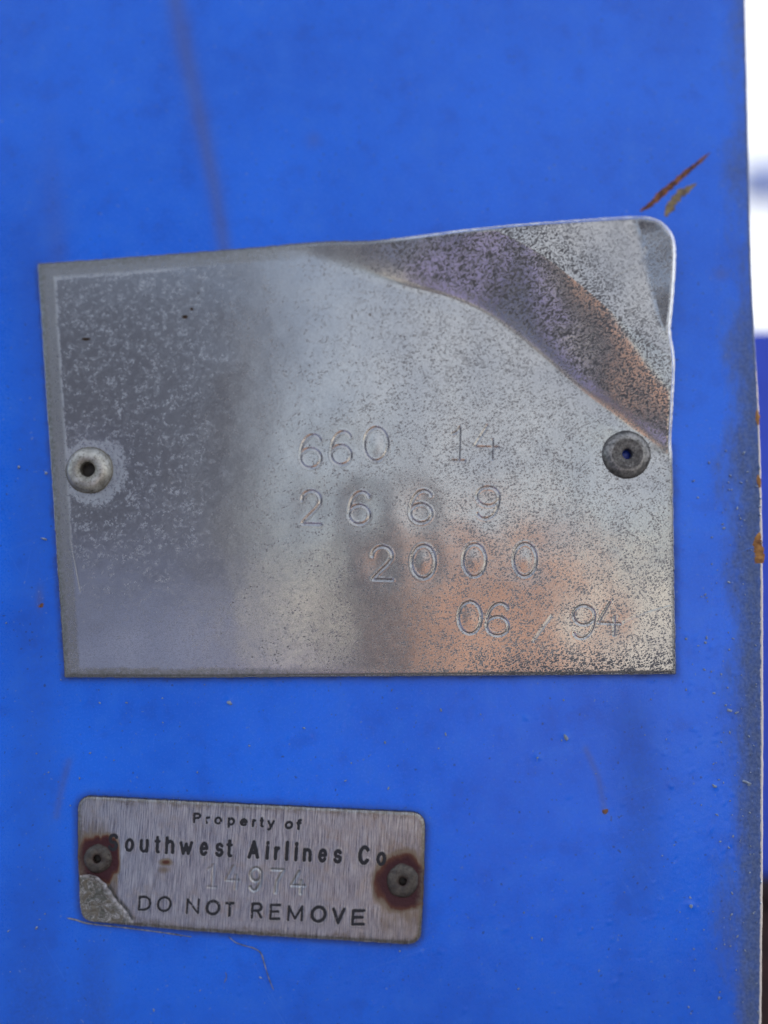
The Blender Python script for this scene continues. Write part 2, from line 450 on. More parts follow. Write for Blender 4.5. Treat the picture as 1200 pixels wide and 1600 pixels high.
stain_shade = np.maximum(stain_shade, 0.9 * np.exp(-(pd / 9) ** 2) * (0.4 + vnoise(U / 20, V / 20, 13, 2)))  # edge dirt plus gap shade darkened into the paint round the plate
sd, _ = seg_dist(U, V, [(262, -80), (285, 60), (312, 180), (335, 290), (352, 400)])
streak = 0.72 * np.exp(-(sd / (16 - 3 * sst(0, 400, V))) ** 2) * (0.75 + 0.25 * vnoise(U / 20, V / 50, 14, 2))
sd2, _ = seg_dist(U, V, [(75, 60), (78, 240), (92, 400)])
streak = np.maximum(streak, 0.28 * np.exp(-(sd2 / 18) ** 2) * sst(100, 400, V))
streak = np.maximum(streak, 0.5 * np.exp(-((U - 1126) / 12) ** 2 - ((V - 428) / 11) ** 2))
streak = np.maximum(streak, 0.35 * np.exp(-((U - 490) / 12) ** 2 - ((V - 218) / 12) ** 2))
streak = np.maximum(streak, 0.45 * np.exp(-(seg_dist(U, V, [(108, 1190), (98, 1225), (88, 1275)])[0] / 6) ** 2))
streak = np.maximum(streak, 0.45 * np.exp(-(seg_dist(U, V, [(915, 1170), (935, 1215), (945, 1270)])[0] / 5) ** 2))
streak = np.maximum(streak, 0.6 * np.exp(-((U - 62) / 6) ** 2 - ((V - 935) / 18) ** 2))
rust = 0.8 * np.exp(-((U - 945) / 8) ** 2 - ((V - 1268) / 6) ** 2)
rust = np.maximum(rust, 0.7 * np.exp(-((U - 65) / 7) ** 2 - ((V - 946) / 6) ** 2))
rust = np.maximum(rust, 0.55 * np.exp(-((U - 1143) / 3.5) ** 2 - ((V - 1450) / 5) ** 2))
rust = np.maximum(rust, 0.5 * np.exp(-((U - 938) / 4) ** 2 - ((V - 1190) / 8) ** 2))
rust = np.maximum(rust, 0.45 * np.exp(-((U - 90) / 4) ** 2 - ((V - 1222) / 6) ** 2))
bare = 0.50 * np.exp(-((1190 - U) / 5.0).clip(0) ** 2) * sst(620, 760, V)
P = np.stack([X, -h, Z], -1)
# rounded right-hand rim and the thickness of the sheet
rim = [(0.00022, 0.00004), (0.00040, 0.00013), (0.00052, 0.00027), (0.00058, 0.00045), (0.0006, 0.0008), (0.0006, 0.0016), (0.0005, 0.0019), (-0.003, 0.002)]
last = P[-1]
cols = []
for dx, dy in rim:
    c = last.copy(); c[:, 0] += dx; c[:, 1] = c[:, 1] * 0.5 + dy
    cols.append(c)
Pall = np.concatenate([P, np.stack(cols)], 0)
nr = len(rim); vz = V[-1]
ext = lambda a, f: np.concatenate([a, np.stack([f] * nr)], 0)
bare_r = sst(430, 640, vz) * (0.62 + 0.38 * sst(620, 800, vz)) * (0.85 + 0.3 * vnoise(vz / 12, vz * 0, 21, 2))
bare_all = np.concatenate([bare, np.stack([bare_r * (0.55 if i == 0 else 1) for i in range(nr)])], 0)
attrs = dict(grime=ext(grime, np.full_like(vz, 0.9)), stain_shade=ext(stain_shade, vz * 0), streak=ext(streak, vz * 0),
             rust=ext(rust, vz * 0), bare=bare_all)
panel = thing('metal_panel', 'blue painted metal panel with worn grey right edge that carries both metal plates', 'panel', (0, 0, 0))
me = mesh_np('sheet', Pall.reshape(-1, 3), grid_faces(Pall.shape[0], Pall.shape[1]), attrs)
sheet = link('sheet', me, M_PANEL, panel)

def patch(name, path, widths, mat, parent, Y=-0.00004, seed=0, thick=0.00006, n=60, m=9, rough_edge=0.45, label=None):
    """irregular crust lying along a pixel path on the panel"""
    c = resample(smooth_line(path), np.linspace(0, 1, n))
    t = np.gradient(c, axis=0); t /= np.linalg.norm(t, axis=1)[:, None]
    nn = np.stack([-t[:, 1], t[:, 0]], -1)
    s = np.linspace(0, 1, n)
    wd = np.interp(s, np.linspace(0, 1, len(widths)), widths)
    r = np.random.default_rng(seed)
    j = np.arange(n)
    wa = wd * (1 + rough_edge * 2 * (vnoise(j / 2.5, j * 0 + 1, seed, 2) - 0.5)); wb = wd * (1 + rough_edge * 2 * (vnoise(j / 2.5, j * 0 + 9, seed + 3, 2) - 0.5))
    q = np.linspace(-1, 1, m)[None]
    off = np.where(q < 0, q * wa[:, None], q * wb[:, None])
    uv = c[:, None] + nn[:, None] * off[..., None]
    hh = thick * (1 - np.abs(q) ** 3) * (0.5 + vnoise(uv[..., 0] / 4, uv[..., 1] / 4, seed + 5, 2)) * np.ones((n, 1))
    hh = hh * np.clip(np.minimum(s, 1 - s) * 12, 0, 1)[:, None]
    base = unproj(uv[..., 0], uv[..., 1], 0.0)
    i = np.clip(np.searchsorted(xs, base[..., 0]), 0, len(xs) - 1); k = np.clip(np.searchsorted(zs, base[..., 2]), 0, len(zs) - 1)
    base[..., 1] = P[i, k, 1] + 0.00002 - hh - 0.00003
    me = mesh_np(name, base.reshape(-1, 3), grid_faces(n, m, flip=True))
    o = link(name, me, mat, parent)
    if label: o['label'] = label
    return o

patch('rust_scratch', [(1001, 330), (1022, 314), (1046, 292), (1068, 273), (1090, 255), (1110, 238)], [2, 5, 6, 4, 3.2, 1], M_RUSTD, panel, seed=3, label='long dark red rusty scratch above the bent corner')
patch('rust_scratch', [(1040, 338), (1050, 320), (1060, 305), (1072, 297), (1088, 287)], [2, 7, 7, 5, 1.5], M_RUSTL, panel, seed=4, label='short tan rusty scratch beside the long one')
patch('paint_chip', [(1187, 832), (1184, 845), (1186, 862), (1187, 880)], [1.5, 7.5, 8, 7], M_RUSTO, panel, seed=8, rough_edge=0.3, label='orange rusty chip on the right edge')
patch('paint_chip', [(1183, 640), (1184, 652), (1185, 664)], [1, 4, 1.5], M_RUSTO, panel, seed=9, label='small orange chip on the right edge')
patch('paint_chip', [(1184, 742), (1186, 752), (1187, 762)], [1, 4, 1.5], M_RUSTO, panel, seed=10, label='small orange chip on the right edge')

# flecks of grit stuck in the paint
V_, Q_ = [], []
def fleck(u, v, r, hgt, ang, e):
    b = len(V_)
    pts = []
    for k in range(8):
        a = k / 8 * 2 * math.pi
        rr = r * (0.7 + 0.6 * random.random())
        p, q = math.cos(a) * rr * e, math.sin(a) * rr
        pts.append((u + p * math.cos(ang) - q * math.sin(ang), v + p * math.sin(ang) + q * math.cos(ang)))
    for (a_, b_) in pts: V_.append(unproj(a_, b_, 0.0001))
    for (a_, b_) in pts: V_.append(unproj(u + (a_ - u) * .55, v + (b_ - v) * .55, -hgt))
    for k in range(8):
        Q_.append((b + k, b + 8 + k, b + 8 + (k + 1) % 8, b + (k + 1) % 8))
    for k in (0, 2, 4): Q_.append((b + 8, b + 8 + k + 3 if k < 4 else b + 8 + 7, b + 8 + k + 2, b + 8 + k + 1))
def inside_plate(u, v): return (50 < u < 1062 and 330 < v < 1066) or (112 < u < 672 and 1236 < v < 1482)
for k in range(260):
    u = 1190 - abs(random.gauss(0, 60)) if random.random() < 0.5 else random.uniform(5, 1185)
    v = random.uniform(700, 1598)
    if inside_plate(u, v): continue
    fleck(u, v, random.uniform(0.8, 1.9), random.uniform(0.00016, 0.00028), random.uniform(0, 3), random.uniform(1, 2.2))
for u, v, r, a, e in ((884, 1152, 4, 0.9, 2.0), (1080, 1416, 4, 0, 1), (1116, 1228, 3, 0.5, 1.8), (1168, 1223, 2.5, 0.4, 4), (72, 739, 3, 0, 1), (69, 842, 1.6, 0.3, 4), (840, 1184, 2.5, 0, 1), (1140, 1110, 3, 0.3, 1.8), (1050, 1008, 1, 0, 1), (1072, 998, 2.4, 0, 1), (1102, 1004, 2.4, 0, 1), (1124, 878, 0.1, 0, 1), (95, 1062, 1.5, 0, 1), (358, 1098, 4, 0.4, 1.3)):
    fleck(u, v, r, 0.00030, a, e)
me = mesh_np('paint_grit', np.array(V_), np.array(Q_), smooth=True)
gr = link('paint_grit', me, M_GRIT, panel); gr['kind'] = 'stuff'

# ------------------------------------------------------------------ stamped numerals as strokes (unit box, y down)
def arc(cx, cy, rx, ry, a0, a1, n=14):
    return [(cx + rx * math.cos(math.radians(a0 + (a1 - a0) * k / n)), cy + ry * math.sin(math.radians(a0 + (a1 - a0) * k / n))) for k in range(n + 1)]
G = {
    '0': [arc(.5, .5, .5, .5, 0, 360, 28)],
    '6': [[(.93, .16)] + arc(.62, .27, .36, .26, -30, -90, 5) + arc(.6, .62, .58, .61, -95, -180, 10) + arc(.5, .71, .49, .29, 180, 20, 10) + arc(.5, .71, .49, .29, 20, -180, 16)],
    '9': [[(.07, .84)] + arc(.38, .73, .36, .26, 150, 90, 5) + arc(.4, .38, .58, .61, 85, 0, 10) + arc(.5, .29, .49, .29, 0, -160, 10) + arc(.5, .29, .49, .29, -160, -360, 16)],
    '2': [[(.03, .30)] + arc(.5, .27, .45, .27, -170, 25, 14) + [(.72, .55), (.36, .78), (.10, .97), (.10, 1.0), (1.0, 1.0)]],
    '1': [[(.02, .20), (.35, .14), (.55, 0), (.55, 1)], [(.08, 1), (1, 1)]],
    '4': [[(.52, 0), (.0, .64), (1.0, .64)], [(.74, .42), (.74, 1)]],
    '7': [[(0, 0), (1, 0), (.5, .5), (.4, 1)]],
    '/': [[(1, 0), (0, 1)]],
}
def stamp(Uu, Vv, H, ch, box_, wid, dep, rot=0.0, dish=0.0):
    x0, y0, x1, y1 = box_
    m = (Uu > x0 - 85) & (Uu < x1 + 85) & (Vv > y0 - 95) & (Vv < y1 + 95)
    u, v = Uu[m], Vv[m]
    cx, cy = (x0 + x1) / 2, (y0 + y1) / 2
    d = np.full(u.shape, 1e9)
    for st in G[ch]:
        pts = [(x0 + p[0] * (x1 - x0), y0 + p[1] * (y1 - y0)) for p in st]
        c, s_ = math.cos(rot), math.sin(rot)
        pts = [(cx + (a - cx) * c - (b - cy) * s_, cy + (a - cx) * s_ + (b - cy) * c) for a, b in pts]
        d = np.minimum(d, seg_dist(u, v, pts)[0])
    g = -dep * np.exp(-(d / wid) ** 2)
    g += dep * 0.10 * np.exp(-((d - wid * 2.4) / (wid * 1.0)) ** 2)
    if dish:
        g += -dish * np.exp(-((u - cx) / 30) ** 2 - ((v - cy) / 38) ** 2)
        if ch == '0':
            g += dish * 0.8 * np.exp(-((u - cx) / 11) ** 2 - ((v - cy) / 17) ** 2)
    H[m] += g

# ------------------------------------------------------------------ large data plate
TOP = smooth_line([(60, 413), (200, 403), (350, 391.5), (470, 381), (520, 377.5), (575, 377), (640, 370.5), (720, 360), (820, 350), (920, 343), (985, 339), (1012, 339.5), (1030, 345), (1041.5, 354)], 6)
RIGHT = smooth_line([(1041.5, 354), (1050, 366), (1054.5, 385), (1053.5, 430), (1050, 480), (1047, 515), (1051, 545), (1053, 575), (1050.5, 630), (1047.5, 690), (1049, 712), (1050, 760), (1052, 900), (1054, 1000), (1055, 1052)], 6)
BOT = [(102, 1057), (300, 1057.5), (600, 1055.5), (900, 1053.5), (1055, 1052)]
LEFT = [(60, 413), (66, 500), (73, 610), (82, 740), (90, 870), (96, 960), (102, 1057)]
def coons(top, right, bot, left, ns, ntt, wob=0.0, seed=0):
    s = np.linspace(0, 1, ns); t = np.linspace(0, 1, ntt)
    T_, B_, L_, R_ = resample(top, s), resample(bot, s), resample(left, t), resample(right, t)
    if wob:
        for i, (E, a) in enumerate(((T_, 1), (B_, 1), (L_, 0), (R_, 0))):
            q = np.linspace(0, 1, len(E))
            wv = (vnoise(q * len(E) / 7, q * 0 + i, seed + i, 3) - 0.5) * wob * np.clip(np.minimum(q, 1 - q) * 40, 0, 1)
            E[:, a] += wv
    s_, t_ = s[:, None, None], t[None, :, None]
    c = lambda p: p[None, None]
    return (1 - t_) * T_[:, None] + t_ * B_[:, None] + (1 - s_) * L_[None] + s_ * R_[None] \
        - ((1 - s_) * (1 - t_) * c(T_[0]) + s_ * (1 - t_) * c(T_[-1]) + (1 - s_) * t_ * c(B_[0]) + s_ * t_ * c(B_[-1]))

uv = coons(TOP, RIGHT, BOT, LEFT, 920, 640, 1.6, 31)
U, V = uv[..., 0], uv[..., 1]
random.seed(31)
PX = 1 / 12000.0                                   # metres per photo pixel on the panel
FOLD = smooth_line([(380, 360), (470, 392), (545, 420), (620, 442), (705, 462), (770, 492), (840, 545), (910, 605), (970, 648), (1015, 680), (1060, 718)], 5)
FOLD2 = smooth_line([(820, 315), (872, 360), (915, 415), (950, 475), (988, 535), (1022, 585), (1078, 640)], 5)
FOLD3 = smooth_line([(970, 320), (990, 352), (1003, 400), (1016, 465), (1032, 520), (1062, 560)], 5)
d1, s1 = seg_dist(U, V, FOLD); d1 = d1 * s1
d2, s2 = seg_dist(U, V, FOLD2); d2 = d2 * s2
d3, s3 = seg_dist(U, V, FOLD3); d3 = d3 * s3
softp = lambda d, k: k * np.log1p(np.exp(np.clip(d / k, -30, 30)))     # smooth ramp
tan = lambda a: math.tan(math.radians(a))
amp = sst(430, 760, U)                              # the bend dies out to the left
H = PX * ((tan(14.0) - (tan(14.0) - tan(10.0)) * sst(820, 1000, U)) * softp(d1, 4) * (0.35 + 0.65 * amp) - tan(11.0) * softp(d2, 6) + tan(23) * softp(d3, 4))
H -= PX * 1.0 * np.exp(-((d1 + 6) / 12) ** 2) * sst(560, 740, U)       # sharp lip of the crease
H += PX * 1.2 * (vnoise(U / 90, V / 90, 41, 2) - 0.5) * sst(-10, 60, d1)
H += PX * 1.2 * (vnoise(U / 300 + 3, V / 300, 42, 2) - 0.5) * sst(120, 300, V - 200)
H += PX * 0.22 * (vnoise(U / 40, V / 40, 43, 2) - 0.5)
# dimples round the rivets
for cu, cv in ((140, 735), (978, 710)):
    H -= PX * 3.0 * np.exp(-((U - cu) ** 2 + (V - cv) ** 2) / 58 ** 2)
    H -= 0.0016 * (np.hypot(U - cu, V - cv) < 16)
digits = [('6', (469, 679, 502, 731)), ('6', (517, 674, 549, 726)), ('0', (569, 668, 606, 720)), ('1', (706, 668, 727, 720)), ('4', (741, 665, 779, 718)),
          ('2', (470, 767, 502, 819)), ('6', (545, 768, 578, 819)), ('6', (641, 766, 675, 817)), ('9', (744, 761, 780, 811)),
          ('2', (580, 854, 614, 906)), ('0', (643, 852, 680, 904)), ('0', (723, 850, 759, 901)), ('0', (802, 849, 838, 901)),
          ('0', (716, 940, 752, 990)), ('6', (760, 942, 795, 993)), ('/', (833, 962, 862, 1002)), ('9', (895, 946, 929, 998)), ('4', (934, 941, 969, 992))]
for ch, bx in digits:
    dep = 0.00008 * (0.7 + 0.6 * random.random()); dish = 0.00006
    if ch == '/': dep = 0.00003; dish = 0
    stamp(U, V, H, ch, bx, 1.25, dep, 0.03 if ch not in '/' else 0, dish)
H -= 0.000012 * np.exp(-(seg_dist(U, V, [(975, 972), (1010, 955), (1048, 944)])[0] / 1.5) ** 2)
H -= 0.00007 * np.exp(-(seg_dist(U, V, smooth_line([(958, 434), (985, 422), (1003, 405), (1010, 388)]))[0] / 1.5) ** 2)
H += 0.00002 * np.exp(-(seg_dist(U, V, [(108, 840), (124, 925)])[0] / 1.2) ** 2)
# worn, lightly rounded margins
bd = np.minimum.reduce([seg_dist(U, V, c)[0] for c in (TOP, RIGHT, BOT, LEFT)])
H -= 0.00012 * np.exp(-(bd / 2.5) ** 2)
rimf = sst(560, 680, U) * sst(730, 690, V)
H -= 0.00030 * np.exp(-(bd / 2.6) ** 2) * rimf
T0 = 0.0007
PL = unproj(U, V, -(T0 + 0.00025 + H))
n_, m_ = U.shape
front = PL.reshape(-1, 3)
ring = np.r_[np.arange(n_) * m_, (n_ - 1) * m_ + np.arange(1, m_), (np.arange(n_ - 2, -1, -1)) * m_ + m_ - 1, np.arange(m_ - 2, 0, -1)]
def skirt(front, ring, steps):
    c = front.mean(0)
    Vs, Qs = [front], []
    prev = ring; off = len(front); k = len(ring)
    for out, back in steps:
        r = front[ring].copy()
        dirn = r - np.roll(r, 1, 0) + np.roll(r, -1, 0) - r
        nrm = np.stack([dirn[:, 2], 0 * dirn[:, 0], -dirn[:, 0]], -1)
        nrm /= np.linalg.norm(nrm, axis=1)[:, None] + 1e-12
        if np.sum(nrm * (r - c)) < 0: nrm = -nrm
        r = r + nrm * out; r[:, 1] += back
        Vs.append(r); cur = off + np.arange(k); off += k
        Qs.append(np.stack([prev, cur, np.roll(cur, -1), np.roll(prev, -1)], -1)); prev = cur
    return Vs, Qs
Vs, Qs = skirt(front, ring, [(0.00006, 0.00002), (0.00013, 0.00007), (0.00018, 0.00016), (0.00018, T0 - 0.00010), (0.00010, T0)])
nback = sum(len(v) for v in Vs)
bi = np.unique(np.r_[np.arange(0, n_, 8), n_ - 1]); bj = np.unique(np.r_[np.arange(0, m_, 8), m_ - 1])
back = PL[np.ix_(bi, bj)].copy(); back[..., 1] += T0
Vs.append(back.reshape(-1, 3)); Qs.append(grid_faces(len(bi), len(bj), nback))
nextra = sum(len(v) for v in Vs) - len(front)
ox = sst(430, 250, U + (vnoise(U / 50, V / 50, 51, 3) - 0.5) * 120 + 0.10 * (V - 700)) * sst(1080, 820, V)
ox = np.maximum(ox, 0.25 * sst(560, 420, U)) 
pit = 0.44 + 0.32 * sst(420, 800, U) + 0.47 * sst(0, 25, d1) * sst(500, 620, U) * sst(60, -40, d2) + 0.1 * sst(0, 20, d2) + 0.4 * sst(985, 1050, V) * sst(500, 900, U)
pit *= sst(180, 480, U) * 0.85 + 0.15
rf = lambda s_: (vnoise(U / s_, V / s_, int(s_) + 60, 3) - 0.5)
edge = 0.9 * sst(16, 9, bd + rf(14) * 9) * sst(600, 300, U) + 0.42 * sst(11, 1, bd + rf(9) * 9) * (1 - sst(560, 700, U) * sst(720, 690, V))
edge = np.maximum(edge, 0.75 * sst(26, 20, (U - (60 + (V - 413) * 0.065))) )
edge = np.maximum(edge, 0.7 * sst(24, 18, V - (413 - (U - 60) * 0.075)) * sst(520, 380, U))
lx = U - (60 + (V - 413) * 0.065); ly = V - (413 - (U - 60) * 0.075)
film = 0.9 * np.exp(-((lx - 23 + rf(22) * 5) / 2.4) ** 2) * sst(18, 22, ly) * sst(900, 780, V) + 0.95 * np.exp(-((ly - 24 + rf(18) * 5) / 3.0) ** 2) * sst(310, 240, U) * sst(20, 24, lx)
film *= 0.5 + 0.8 * vnoise(U / 15, V / 15, 77, 2)
hr = np.hypot(U - 146, (V - 735) * 0.97) + rf(17) * 22
halo = 0.8 * sst(72, 40, hr) * sst(20, 25, lx)
hr2 = np.hypot(U - 978, V - 710)
halo = np.maximum(halo, 0.0 * hr2)
dirt = np.zeros_like(U)
for cu, cv, ru, rv in ((289, 495, 6, 4), (300, 483, 4, 3), (134, 530, 9, 3), (310, 458, 2, 2), (316, 509, 0.1, 0.1), (468, 900, 0.1, .1), (578, 492, 2.5, 2.5)):
    dirt = np.maximum(dirt, 0.9 * np.exp(-((U - cu) / ru) ** 2 - ((V - cv) / rv) ** 2))
cr = np.exp(-(seg_dist(U, V, FOLD)[0] / 7) ** 2) * sst(700, 780, U) * 0.35  # darker along the crease
edge = np.maximum(edge, cr)
edge = np.maximum(edge, 0.8 * np.exp(-(seg_dist(U, V, [(1020, 700), (1050, 703)])[0] / 8) ** 2))
E0 = lambda a, val: np.r_[a.ravel(), np.full(nextra, val)]
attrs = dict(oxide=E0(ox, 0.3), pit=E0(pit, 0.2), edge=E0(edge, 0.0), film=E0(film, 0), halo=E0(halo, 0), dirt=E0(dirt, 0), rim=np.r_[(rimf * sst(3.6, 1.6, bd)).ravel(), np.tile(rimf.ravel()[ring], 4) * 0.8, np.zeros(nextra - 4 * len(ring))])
px, py, pz = unproj(578, 1055)
plate = thing('data_plate', 'large pitted aluminium plate stamped with number rows, its top right corner bent forward', 'plate', (px, 0, pz))
me = mesh_np('stamped_sheet', np.concatenate(Vs), np.concatenate([grid_faces(n_, m_, flip=False)] + Qs), attrs)
psheet = link('stamped_sheet', me, M_PLATE, plate)

# ------------------------------------------------------------------ rivets
def lathe(name, prof, mat, parent, cu, cv, Y, seg=64, wob=0.0, crud=None, seed=0, tilt=(0, 0)):
    c = unproj(cu, cv, Y)
    a = np.linspace(0, 2 * math.pi, seg, endpoint=False)
    pr = np.array(prof, float) / 1000
    r = pr[:, 0][:, None] * (1 + wob * 2 * (vnoise(np.cos(a)[None] * 2 + 5 + pr[:, 1][:, None] * 900, np.sin(a)[None] * 2 + 5, seed, 2) - 0.5))
    y = pr[:, 1][:, None] * np.ones((1, seg)) + wob * 0.0006 * (vnoise(np.cos(a)[None] * 3 + 9 + pr[:, 0][:, None] * 800, np.sin(a)[None] * 3 + 5, seed + 1, 2) - 0.5)
    xx, zz = r * np.cos(a), r * np.sin(a)
    P_ = np.stack([c[0] + xx, c[1] - y - xx * tilt[0] - zz * tilt[1], c[2] + zz], -1)
    n, m = P_.shape[:2]
    i = np.arange(n - 1)[:, None]; j = np.arange(m)[None]
    q = np.stack([i * m + j, i * m + (j + 1) % m, (i + 1) * m + (j + 1) % m, (i + 1) * m + j], -1).reshape(-1, 4)
    at = {'crud': np.repeat(np.array(crud if crud is not None else [0] * n, float), m)}
    return link(name, mesh_np(name, P_.reshape(-1, 3), q[:, ::-1] if False else q, at), mat, parent)

def dome(R, Hh, hole, steps=16, flat=0.0):
    p = []
    for k in range(steps + 1):
        t = k / steps                      # rim -> hole lip
        rr = R + (hole - R) * t
        hgt = Hh * (1 - (1 - t) ** 2.4) ** 0.62
        if flat: hgt = Hh * min(1, (1 - (1 - t / flat) ** 2) ** 0.5 if t < flat else 1) * (1 - 0.14 * max(0, t - flat))
        p.append((rr, hgt))
    return p

def rivet(parent, cu, cv, R, Hh, hole, mat, Yb, core_mat, label, wob=0.03, seed=0, flat=0.0, deep=1.3, ringdark=None):
    outer = [(R * 0.985, -0.35), (R, 0.0), (R * 1.0, 0.12)] + [(a, b + 0.12) for a, b in dome(R * 0.97, Hh, hole * (1.25 if flat else 1.7), 18, flat)]
    top = outer[-1][1]
    outer += [(hole * 1.08, top - 0.04), (hole, top - 0.16), (hole * 0.97, top - 0.5), (hole * 0.95, -1.2)]
    cr = []
    for k, (a, b) in enumerate(outer):
        c = 0.0
        if k <= 3: c = 0.9
        if k > len(outer) - 5: c = 0.7
        if ringdark and ringdark[0] < a < ringdark[1]: c = 0.75
        cr.append(c)
    head = lathe('rivet', outer, mat, parent, cu, cv, Yb, 72, wob, cr, seed)
    head['label'] = label
    core = lathe('mandrel', [(hole * 0.99, top - deep), (hole * .6, top - deep + .08), (hole * .25, top - deep + .1), (0.01, top - deep + .1)], core_mat, None, cu, cv, Yb, 24, 0.0, None, seed)
    core.parent = head; head_l = parent.location
    core.data.transform(__import__('mathutils').Matrix.Translation(-head_l))
    return head

Yp = -(T0 + 0.00025)
rivet(plate, 140, 735, 3.05, 1.05, 0.95, M_RIV, Yp + 0.00018, M_HOLE, 'domed dull grey rivet with a pale corroded ring', 0.035, 3)
rivet(plate, 978.5, 710.5, 3.15, 0.75, 0.66, M_RIV2, Yp + 0.00018, M_BOREBLUE, 'blackened rivet with a blue reflection coloured into its hole', 0.02, 5, 0.5, ringdark=(0.7, 2.0))

# ------------------------------------------------------------------ small property tag
def corner(cx, cy, r, a0, a1, n=6):
    return [(cx + r * math.cos(math.radians(a0 + (a1 - a0) * k / n)), cy + r * math.sin(math.radians(a0 + (a1 - a0) * k / n))) for k in range(n + 1)]
r0 = 19
TT = corner(141, 1263, r0, 225, 272) + [(260, 1250), (400, 1257), (520, 1263)] + corner(643, 1290, 21, 272, 317)
TR = corner(643, 1290, 21, 317, 362) + [(663, 1350), (661, 1400)] + corner(638, 1455, 20, 2, 47)
TB = corner(146, 1421, r0, 137, 94) + [(300, 1454), (400, 1461), (520, 1468)] + corner(638, 1455, 20, 93, 47)
TL = corner(141, 1263, r0, 225, 180) + [(122, 1340), (125, 1400)] + corner(146, 1421, r0, 180, 137)
uv = coons(TT, TR, TB, TL, 600, 240, 1.4, 91)
U, V = uv[..., 0], uv[..., 1]
H = PX * 1.8 * (vnoise(U / 110, V / 110, 92, 2) - 0.5) + PX * 0.35 * (vnoise(U / 22, V / 22, 93, 3) - 0.5)
for cu, cv in ((153, 1341), (629, 1377)):
    H -= PX * 2.5 * np.exp(-((U - cu) ** 2 + (V - cv) ** 2) / 34 ** 2)
    H -= 0.0012 * (np.hypot(U - cu, V - cv) < 9)
for ch, bx, dp in (('1', (325, 1351, 339, 1386), 3.0), ('4', (354, 1353, 374, 1388), 3.5), ('9', (391, 1356, 408, 1392), 7), ('7', (424, 1359, 442, 1395), 6), ('4', (456, 1362, 476, 1396), 7)):
    stamp(U, V, H, ch, bx, 1.6, dp * 1.4e-5, 0.05, 0.00002)
bd = np.minimum.reduce([seg_dist(U, V, c)[0] for c in (TT, TR, TB, TL)])
H -= 0.00010 * np.exp(-(bd / 3) ** 2)
T1 = 0.0005
YT = -(T1 + 0.00030)
PT = unproj(U, V, YT - H)
n_, m_ = U.shape
front = PT.reshape(-1, 3)
ring = np.r_[np.arange(n_) * m_, (n_ - 1) * m_ + np.arange(1, m_), (np.arange(n_ - 2, -1, -1)) * m_ + m_ - 1, np.arange(m_ - 2, 0, -1)]
Vs, Qs = skirt(front, ring, [(0.00004, 0.00003), (0.00006, 0.00008), (0.00006, T1 + 0.0004)])
nextra = sum(len(v) for v in Vs) - len(front)
nz = (vnoise(U / 12, V / 26, 94, 3) - 0.5)
da = np.hypot(U - 153, (V - 1341) * 0.92) + nz * 14
db = np.hypot(U - 629, (V - 1379) * 0.95) + nz * 14
rust = np.maximum(0.95 * sst(50, 20, da), 0.95 * sst(60, 24, db))
wash_a = 0.34 * sst(187, 182, U) * (np.exp(-((V - 1345) / 55) ** 2) + 0.25)
wash_b = 0.34 * sst(583, 600, U + nz * 10) * (np.exp(-((V - 1385) / 75) ** 2) * 0.9 + 0.12)
rust = np.maximum(rust, np.maximum(wash_a, wash_b) * (0.8 + nz * 1.2))
rust = np.maximum(rust, 0.62 * np.exp(-((U - 259) / 11) ** 2 - ((V - 1347) / 6) ** 2))
rust = np.maximum(rust, 0.32 * np.exp(-((U - 256) / 12) ** 2 - ((V - 1359) / 7) ** 2))
rust *= np.where(U < 200, sst(193, 182, U), 1)
edge = 0.85 * sst(13, 2, bd + nz * 14)
E0 = lambda a, val: np.r_[a.ravel(), np.full(nextra, val)]
tx, ty, tz = unproj(392, 1475)
tag = thing('property_tag', 'small brushed metal property tag with rusty ends, riveted below the large plate', 'tag', (tx, 0, tz))
me = mesh_np('tag_sheet', np.concatenate(Vs), np.concatenate([grid_faces(n_, m_)] + Qs), dict(rust=E0(rust, 0.1), edge=E0(edge, 0.8)))
tag_sheet = link('tag_sheet', me, M_TAG, tag)
rivet(tag, 153, 1341, 1.75, 0.50, 0.50, M_RIV3, YT + 0.00016, M_HOLE, 'rusted rivet at the left end, half under torn film', 0.07, 11, deep=0.85)
rivet(tag, 629, 1376, 2.05, 0.50, 0.52, M_RIV3, YT + 0.00016, M_HOLE, 'rusted rivet in a dark red ring at the right end', 0.07, 12, deep=0.85)

def barc(cx, cy, rx, ry, a0, a1, n=14): return arc(cx, cy, rx, ry, a0, a1, n)
